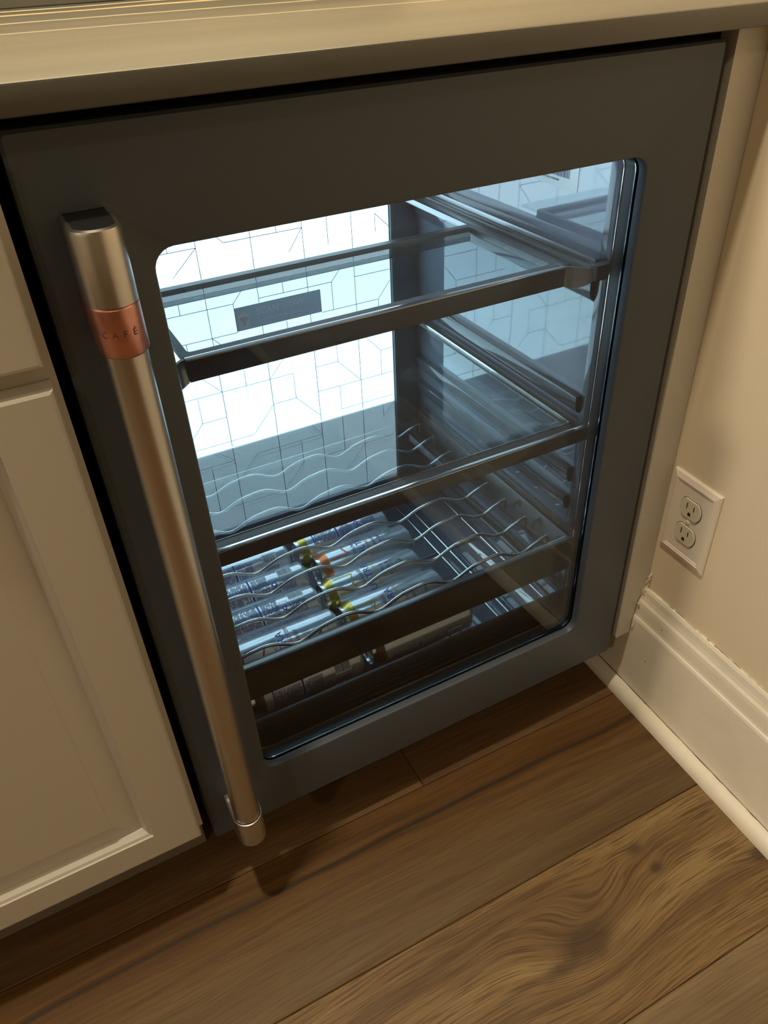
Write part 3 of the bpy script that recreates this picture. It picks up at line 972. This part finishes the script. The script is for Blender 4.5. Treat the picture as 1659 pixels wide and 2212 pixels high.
# wave-wire wine rack
wr = part('wine_rack', bx(-0.2515, 0.2515, 0.0450, 0.0500, 0.2540, 0.3030, bev=0.0010), rack_trim, FR, smooth=40, label='wire wine rack with dark front panel')
bm = bmesh.new()
prism(bm, [(0.0502, 0.3028), (0.0502, 0.2960), (0.0620, 0.2950), (0.0630, 0.2960), (0.0630, 0.2970), (0.0560, 0.3020)], 'x', -0.2505, 0.2505)
part('front_ledge', bm, frame_grey, wr, smooth=30)
for sx_ in (1, -1):
    bm = bmesh.new()
    pr = [(0.2360, 0.2600), (0.2366, 0.2600), (0.2410, 0.2880), (0.2470, 0.2985), (0.2525, 0.2990), (0.2525, 0.3020), (0.2455, 0.3012), (0.2402, 0.2885)]
    prism(bm, [(sx_ * x, z) for x, z in pr], 'y', 0.0505, 0.4560)
    part('side_flange', bm, rail_steel, wr, smooth=30)
    bm = bmesh.new()
    box(bm, *sorted((sx_ * 0.2475, sx_ * 0.2545)), 0.0505, 0.4560, 0.3030, 0.3075, bev=0.0008)
    part('side_rail', bm, frame_grey, wr, smooth=40)
    for yy in (0.106, 0.155, 0.253, 0.352):
        bm = bmesh.new()
        cx = sx_ * 0.24235
        vs = [(cx - sx_ * 0.0012, yy, 0.2893), (cx - sx_ * 0.0012, yy + 0.011, 0.2893), (cx + sx_ * 0.0022, yy + 0.011, 0.2955), (cx + sx_ * 0.0022, yy, 0.2955)]
        bm.faces.new([bm.verts.new((x - sx_ * 0.0012, y_, z + 0.0006)) for x, y_, z in vs])
        part('flange_slot', bm, slot_dark, wr)
def wave(x):
    # crests are broad, dips are short
    ph = 2 * PI * (x - 0.0250) / 0.1085
    c = math.cos(ph)
    return 0.2875 + 0.0075 * (c + 0.18 * math.cos(2 * ph + PI) + 0.10 * math.sin(2 * ph))
rod_me = None
for i, yy in enumerate((0.0798, 0.1286, 0.1783, 0.2255, 0.2770, 0.3300, 0.3825, 0.4310)):
    path = [(-0.2300, 0, 0.2760)]
    path += [(-0.2290 + 0.4580 * k / 96, 0, wave(-0.2290 + 0.4580 * k / 96)) for k in range(97)]
    path += [(0.2303, 0, 0.2880), (0.2306, 0, 0.2760)]
    if rod_me is None:
        bm = tube(bmesh.new(), path, 0.0024, 8)
        o = finish('wave_rod', bm, steel, wr, local=True, smooth=60)
        rod_me = o.data
    else:
        o = bpy.data.objects.new('wave_rod', rod_me)
        COL.objects.link(o)
        o.parent = wr
    o.location = (0, yy - 0.3, 0)
# rear bar of the rack
part('rear_bar', bx(-0.2350, 0.2350, 0.4480, 0.4540, 0.2780, 0.2930, bev=0.001), rail_steel, wr, smooth=40)

# lower rack with straight wires
lr = part('lower_rack', bx(-0.2500, 0.2500, 0.0450, 0.0520, 0.1300, 0.2115, bev=0.0012), rack_trim, FR, smooth=40, label='lower wire rack with dark front panel')
rod2 = None
for k in range(-3, 4):
    for xr in (0.1570 - 0.0795 * 2 + 0.0795 * (k + 1), 0.1755 - 0.0795 * 2 + 0.0795 * (k + 1)):
        if abs(xr) > 0.245:
            continue
        if rod2 is None:
            bm = tube(bmesh.new(), [(0, 0.0525, 0.1730), (0, 0.4440, 0.1730)], 0.0022, 8)
            o = finish('straight_rod', bm, steel, lr, local=True, smooth=60)
            rod2 = o.data
        else:
            o = bpy.data.objects.new('straight_rod', rod2)
            COL.objects.link(o)
            o.parent = lr
        o.location = (xr, -0.3, 0)
part('cross_bar', tube(bmesh.new(), [(-0.2440, 0.4400, 0.1680), (0.2440, 0.4400, 0.1680)], 0.0026, 8), steel, lr, smooth=60)
part('cross_bar', tube(bmesh.new(), [(-0.2440, 0.2500, 0.1680), (0.2440, 0.2500, 0.1680)], 0.0026, 8), steel, lr, smooth=60)
for sx_ in (1, -1):
    a, b = sorted((sx_ * 0.2455, sx_ * 0.2490))
    part('side_wire', bx(a, b, 0.0525, 0.4400, 0.1700, 0.1745, bev=0.001), rail_steel, lr, smooth=40)
    a, b = sorted((sx_ * 0.2450, sx_ * 0.2550))
    part('runner', bx(a, b, 0.0525, 0.4650, 0.2000, 0.2090, bev=0.0015), frame_grey, lr, smooth=40)

# ------------------------------------------------------------------ cans
CR = 0.0280
def can_parts(parent, neck_mat):
    """Can lying on its side, top towards -x, built around its own centre."""
    body = [(0.0700, CR), (0.0725, CR - 0.0010), (0.0755, CR - 0.0040), (0.0765, CR - 0.0055), (0.0770, CR - 0.0060), (0.0772, CR - 0.0085), (0.0745, CR - 0.0110), (0.0712, 0.006), (0.0708, 0.0005)]
    b = [(-0.0600, CR)] + body
    o1 = finish('can_body', lathe_x(bmesh.new(), b, 48, cap0=False), can_paint, parent, local=True, smooth=50)
    nk = [(-0.0600, CR + 0.00002), (-0.0630, CR - 0.0006), (-0.0665, CR - 0.0022), (-0.0700, CR - 0.0040), (-0.0715, CR - 0.0046)]
    finish('neck_band', lathe_x(bmesh.new(), nk, 48, cap0=False, cap1=False), neck_mat, parent, local=True, smooth=50)
    ld = [(-0.0715, CR - 0.0046), (-0.0735, CR - 0.0040), (-0.0762, CR - 0.0034), (-0.0772, CR - 0.0040), (-0.0770, CR - 0.0056), (-0.0735, CR - 0.0064), (-0.0720, CR - 0.0075), (-0.0722, 0.012), (-0.0722, 0.0005)]
    lid = finish('lid', lathe_x(bmesh.new(), ld, 48, cap0=False), can_alu, parent, local=True, smooth=40)
    bm = bmesh.new()
    l = [[(-0.0738 + dx, 0.004 + 0.0065 * s * math.cos(2 * PI * k / 16), 0.0095 * s * math.sin(2 * PI * k / 16)) for k in range(16)] for dx, s in ((0.0, 1.0), (0.0010, 1.0), (0.0010, 0.55), (0.0, 0.55))]
    rings(bm, l, wrap=True)
    finish('pull_tab', bm, can_alu, lid, local=True, smooth=40)
def wrap(bm, x0, th0, rev=False, off=0.00025):
    """u around the can (towards +y over the top), v towards the can top (-x)."""
    r = CR + off
    for v in bm.verts:
        a = th0 + v.co.x / r
        v.co = Vector((x0 - v.co.y, r * math.sin(a), r * math.cos(a)))
    return bm
def wrap_axis(bm, x0, th0, off=0.00025):
    """text running along the can from its bottom end to its top, read from behind."""
    r = CR + off
    for v in bm.verts:
        a = th0 - v.co.y / r
        v.co = Vector((x0 - v.co.x, r * math.sin(a), r * math.cos(a)))
    return bm
def merge(dst, src):
    me_ = bpy.data.meshes.new('t')
    src.to_mesh(me_)
    src.free()
    dst.from_mesh(me_)
    bpy.data.meshes.remove(me_)
    return dst
def ribbon(pts, w, x0, th0):
    """flat stroke through 2D label points"""
    bm = bmesh.new()
    for a, b in zip(pts[:-1], pts[1:]):
        d = Vector((b[0] - a[0], b[1] - a[1]))
        n = Vector((-d.y, d.x)).normalized() * w / 2
        k = max(1, int(d.length / 0.003))
        for i in range(k):
            p, q = Vector(a) + d * i / k, Vector(a) + d * (i + 1) / k
            bm.faces.new([bm.verts.new((v.x, v.y, 0)) for v in (p + n, q + n, q - n, p - n)])
    return wrap(bm, x0, th0)
def strips(rects, x0, th0):
    bm = bmesh.new()
    for u0, u1, v0, v1 in rects:
        k = max(1, int((u1 - u0) / 0.003))
        for i in range(k):
            a, b = u0 + (u1 - u0) * i / k, u0 + (u1 - u0) * (i + 1) / k
            bm.faces.new([bm.verts.new(p) for p in ((a, v0, 0), (b, v0, 0), (b, v1, 0), (a, v1, 0))])
    return wrap(bm, x0, th0)
def front_label(parent, th, flavour, accent):
    p = lambda n, bm, m, **k: finish(n, bm, m, parent, local=True, **k)
    # ribbon mark: bracket with a notched end
    p('ribbon_mark', ribbon([(-0.0130, 0.058), (-0.0130, 0.0285), (0.0, 0.0345), (0.0130, 0.0285), (0.0130, 0.058)], 0.0022, 0.0, th), accent)
    p('script_lettering', wrap(text_mesh('Michelob', 0.0090, maxedge=0.004), -0.0175, th), ink_grey)
    bm = wrap(text_mesh('ULTRA', 0.0150, maxedge=0.004, space=1.12), -0.0055, th)
    p('lettering', bm, ink_blue)
    p('accent_lettering', wrap(text_mesh('ORGANIC SELTZER', 0.0068, maxedge=0.004), 0.0055, th), accent)
    bm = wrap(text_mesh(flavour, 0.0062, maxedge=0.004, space=1.1), 0.0160, th)
    for k, s in enumerate(('0', '80', '0')):
        merge(bm, wrap(text_mesh(s, 0.0080, maxedge=0.004), 0.0265, th + (k - 1) * 0.34))
        merge(bm, wrap(text_mesh(('CARBS', 'CALORIES', 'SUGAR')[k], 0.0022, maxedge=0.004), 0.0325, th + (k - 1) * 0.34))
    merge(bm, strips([(-0.0052, -0.0050, -0.031, -0.023), (0.0050, 0.0052, -0.031, -0.023)], 0.0, th))
    p('dark_lettering', bm, ink_navy)
    bm = bmesh.new()
    for r0, r1 in ((0.0042, 0.0050),):
        n = 24
        o_ = [bm.verts.new((r1 * math.cos(2 * PI * k / n), r1 * math.sin(2 * PI * k / n), 0)) for k in range(n)]
        i_ = [bm.verts.new((r0 * math.cos(2 * PI * k / n), r0 * math.sin(2 * PI * k / n), 0)) for k in range(n)]
        for k in range(n):
            bm.faces.new((o_[k], o_[(k + 1) % n], i_[(k + 1) % n], i_[k]))
    h = [bm.verts.new((0.0042 * math.cos(PI + PI * k / 10), 0.0042 * math.sin(PI + PI * k / 10), 0)) for k in range(11)]
    bm.faces.new(h)
    merge(bm, text_mesh('USDA', 0.0028, maxedge=0.004))
    p('organic_seal', wrap(bm, 0.0440, th + 0.1), ink_green)
    p('volume_lettering', wrap(text_mesh('12 FL. OZ.', 0.0028, maxedge=0.004), 0.0585, th), ink_navy)
def back_label(parent, th, seed):
    p = lambda n, bm, m, **k: finish(n, bm, m, parent, local=True, **k)
    rr = random.Random(seed)
    # blue rule around the can and a blue side bar
    p('blue_rule', strips([(-0.015, 0.022, 0.0080, 0.0108)], 0.0, th), ink_blue)
    p('blue_rule', strips([(-0.014, 0.022, 0.0478, 0.0496)], 0.0, th), ink_blue)
    rows = []
    for blk, (u0, u1, v0, v1) in enumerate(((-0.015, 0.018, -0.017, 0.006), (-0.015, 0.018, 0.0125, 0.0345), (-0.015, 0.002, -0.055, -0.033), (-0.014, 0.018, 0.0365, 0.0465), (-0.015, -0.006, -0.031, -0.019))):
        v = v0
        while v < v1:
            u = u0
            while u < u1:
                w = rr.uniform(0.0012, 0.0042)
                if rr.random() < 0.88:
                    rows.append((u, min(u + w, u1), v, v + 0.0010))
                u += w + 0.0006
            v += 0.00155
    p('fine_print', strips(rows, 0.0, th), ink_print, kind='stuff')
    # recycling arrows
    bm = bmesh.new()
    for k in range(3):
        a0 = 2 * PI * k / 3 + PI / 2
        c = [(0.0030 * math.cos(a0 + d), 0.0030 * math.sin(a0 + d)) for d in (0.15, 0.7, 1.25, 1.75)]
        for a, b in zip(c[:-1], c[1:]):
            d = Vector((b[0] - a[0], b[1] - a[1]))
            n = Vector((-d.y, d.x)).normalized() * 0.0008
            A, B = Vector(a), Vector(b)
            bm.faces.new([bm.verts.new((v.x, v.y, 0)) for v in (A + n, B + n, B - n, A - n)])
        e = Vector(c[-1])
        d = (Vector(c[-1]) - Vector(c[-2])).normalized()
        n = Vector((-d.y, d.x)) * 0.0016
        bm.faces.new([bm.verts.new((v.x, v.y, 0)) for v in (e + n, e + d * 0.0022, e - n)])
    wrap(bm, 0.0245, th - 0.06)
    merge(bm, ribbon([(-0.0055, -0.0190), (0.0100, -0.0190), (0.0100, -0.0300), (-0.0055, -0.0300), (-0.0055, -0.0190)], 0.0004, 0.0, th - 0.06))
    p('recycling_mark', bm, ink_blue)
    # barcode on a white patch
    p('barcode_patch', wrap(strips_flat([(-0.0015, 0.0135, -0.0560, -0.0345)]), 0.0, th + 0.32, off=0.00012), sticker_white)
    bars = []
    v = -0.0550
    while v < -0.0355:
        w = rr.choice([0.0003, 0.0005, 0.0008])
        bars.append((0.0, 0.012, v, v + w))
        v += w + rr.choice([0.0004, 0.0006, 0.0009])
    p('barcode', strips(bars, 0.0, th + 0.32), ink_navy)
    p('web_lettering', wrap_axis(text_mesh('LEARN MORE @MICHELOBULTRA.COM', 0.0052, maxedge=0.004), 0.0, th - 0.74), ink_print)
def strips_flat(rects):
    bm = bmesh.new()
    for u0, u1, v0, v1 in rects:
        k = max(1, int((u1 - u0) / 0.003))
        for i in range(k):
            a, b = u0 + (u1 - u0) * i / k, u0 + (u1 - u0) * (i + 1) / k
            bm.faces.new([bm.verts.new(p) for p in ((a, v0, 0), (b, v0, 0), (b, v1, 0), (a, v1, 0))])
    return bm

CZ = 0.1752 + CR
D = math.radians
cans = [
    (0.0310, 0.0955, 'front', 18, 'CITRUS', ink_gold, can_purple, 'seltzer can at the very front right, seen below the rack front panel'),
    (0.0240, 0.1520, 'front', -38, 'CITRUS', ink_gold, can_gold, 'gold necked seltzer can under the front rod at right, green seal facing up'),
    (0.0190, 0.2085, 'front', -22, 'CITRUS', ink_gold, can_gold, 'gold necked seltzer can in the right column, in front of the orange one'),
    (0.0360, 0.2650, 'front', 4, 'APRICOT', ink_orange, can_orange, 'orange necked seltzer can in the right column, its dark lid showing'),
    (0.0240, 0.3215, 'back', -10, 'CITRUS', ink_gold, can_gold, 'gold necked seltzer can at the back right, back label facing up'),
    (-0.1360, 0.0955, 'back', -92, '', ink_gold, can_purple, 'seltzer can at the very front left, seen below the rack front panel'),
    (-0.1390, 0.1520, 'front', -44, 'BLACKBERRY', ink_red, can_purple, 'seltzer can at left with red ribbon mark and dark lettering'),
    (-0.1420, 0.2085, 'back', -22, '', ink_gold, can_gold, 'seltzer can with blue back label, just behind the red ribbon can at left'),
    (-0.1370, 0.2650, 'back', -30, '', ink_gold, can_gold, 'seltzer can with blue back label at left, its end beside the orange neck'),
    (-0.1430, 0.3215, 'back', -60, '', ink_gold, can_gold, 'rearmost seltzer can in the left column, just under the middle shelf edge'),
]
for i, (cx, cy, side, th, fl, acc, nk, lab) in enumerate(cans):
    c = thing('seltzer_can', lab, 'can', (cx, cy, CZ), group='seltzer cans lying on the lower rack')
    can_parts(c, nk)
    if side == 'front':
        front_label(c, D(th), fl, acc)
        back_label(c, D(th - 150), 20 + i)
    else:
        back_label(c, D(th), 20 + i)

# ------------------------------------------------------------------ wall outlet
PH, PWD = 0.1225, 0.0775
OY, OZ = -0.0451, 0.3520
A_ = TW
ol = thing('wall_outlet', 'cream duplex wall outlet with stepped cover plate on the right wall', 'outlet',
           (XW - math.sin(A_) * OY, math.cos(A_) * OY, OZ), RW)
def yz(h, w, x):
    return [(x, -w / 2, -h / 2), (x, w / 2, -h / 2), (x, w / 2, h / 2), (x, -w / 2, h / 2)]
l = [yz(PH, PWD, -0.0002), yz(PH, PWD, -0.0022), yz(PH - 0.003, PWD - 0.003, -0.0040), yz(PH - 0.017, PWD - 0.0165, -0.0064), yz(PH - 0.019, PWD - 0.0185, -0.0054),
     yz(PH - 0.023, PWD - 0.0215, -0.0054), yz(PH - 0.0245, PWD - 0.0230, -0.0044)]
finish('cover_plate', rings(bmesh.new(), l, cap0=True, cap1=True), plate_white, ol, local=True)
def recept_outline(r=0.0172, flat=0.0135, n=32):
    pts = []
    for k in range(n):
        a = 2 * PI * k / n
        y_, z_ = r * math.cos(a), r * math.sin(a)
        z_ = max(-flat, min(flat, z_))
        pts.append((y_, z_))
    return pts
for zz in (0.0195, -0.0195):
    o_ = recept_outline()
    l = [[(-0.0040, y_, z_ + zz) for y_, z_ in o_], [(-0.0058, y_, z_ + zz) for y_, z_ in o_], [(-0.0064, y_ * 0.96, z_ * 0.96 + zz) for y_, z_ in o_]]
    rc = finish('receptacle', rings(bmesh.new(), l, cap0=True, cap1=True), recept_white, ol, local=True)
    og = [(-0.0046, y_ * 1.05, z_ * 1.05 + zz) for y_, z_ in o_]
    bm = bmesh.new()
    bm.faces.new([bm.verts.new(v) for v in og])
    finish('shadow_gap', bm, slot_dark, rc, local=True)
    bm = bmesh.new()
    box(bm, -0.0066, -0.0058, 0.0050, 0.0064, zz + 0.0000, zz + 0.0085)
    box(bm, -0.0066, -0.0058, -0.0064, -0.0050, zz + 0.0006, zz + 0.0078)
    g = [(-0.0066, 0.0024 * math.cos(PI * k / 8), zz - 0.0060 + 0.0024 * math.sin(PI * k / 8)) for k in range(9)] + [(-0.0066, -0.0024, zz - 0.0088), (-0.0066, 0.0024, zz - 0.0088)]
    bm.faces.new([bm.verts.new(v) for v in g])
    finish('slots', bm, slot_dark, rc, local=True)
bm = bmesh.new()
l = [[(x, r * math.cos(2 * PI * k / 16), r * math.sin(2 * PI * k / 16)) for k in range(16)] for x, r in ((-0.0040, 0.0034), (-0.0052, 0.0034), (-0.0060, 0.0022))]
rings(bm, l, cap1=True)
finish('screw', bm, plate_white, ol, local=True, smooth=40)

# ------------------------------------------------------------------ ceiling lamp fittings (out of frame; the second belongs to the added fill lamp)
for nm, loc, lab in (('recessed_lamp', (-0.45, -0.125, 2.432), 'round recessed ceiling lamp above the fridge'),
                     ('recessed_lamp', (-2.30, -1.6, 2.432), 'round ceiling ring of the added fill lamp towards the left side of the room')):
    t = thing(nm, lab, 'lamp', loc)
    bm = bmesh.new()
    l = [[(r * math.cos(2 * PI * k / 32), r * math.sin(2 * PI * k / 32), z) for k in range(32)] for r, z in ((0.085, 0.0075), (0.085, 0.0), (0.078, -0.004), (0.07, 0.0), (0.07, 0.0075))]
    rings(bm, l, wrap=True)
    finish('ring', bm, trim_white, t, local=True, smooth=40)
print('objects', len(bpy.data.objects))
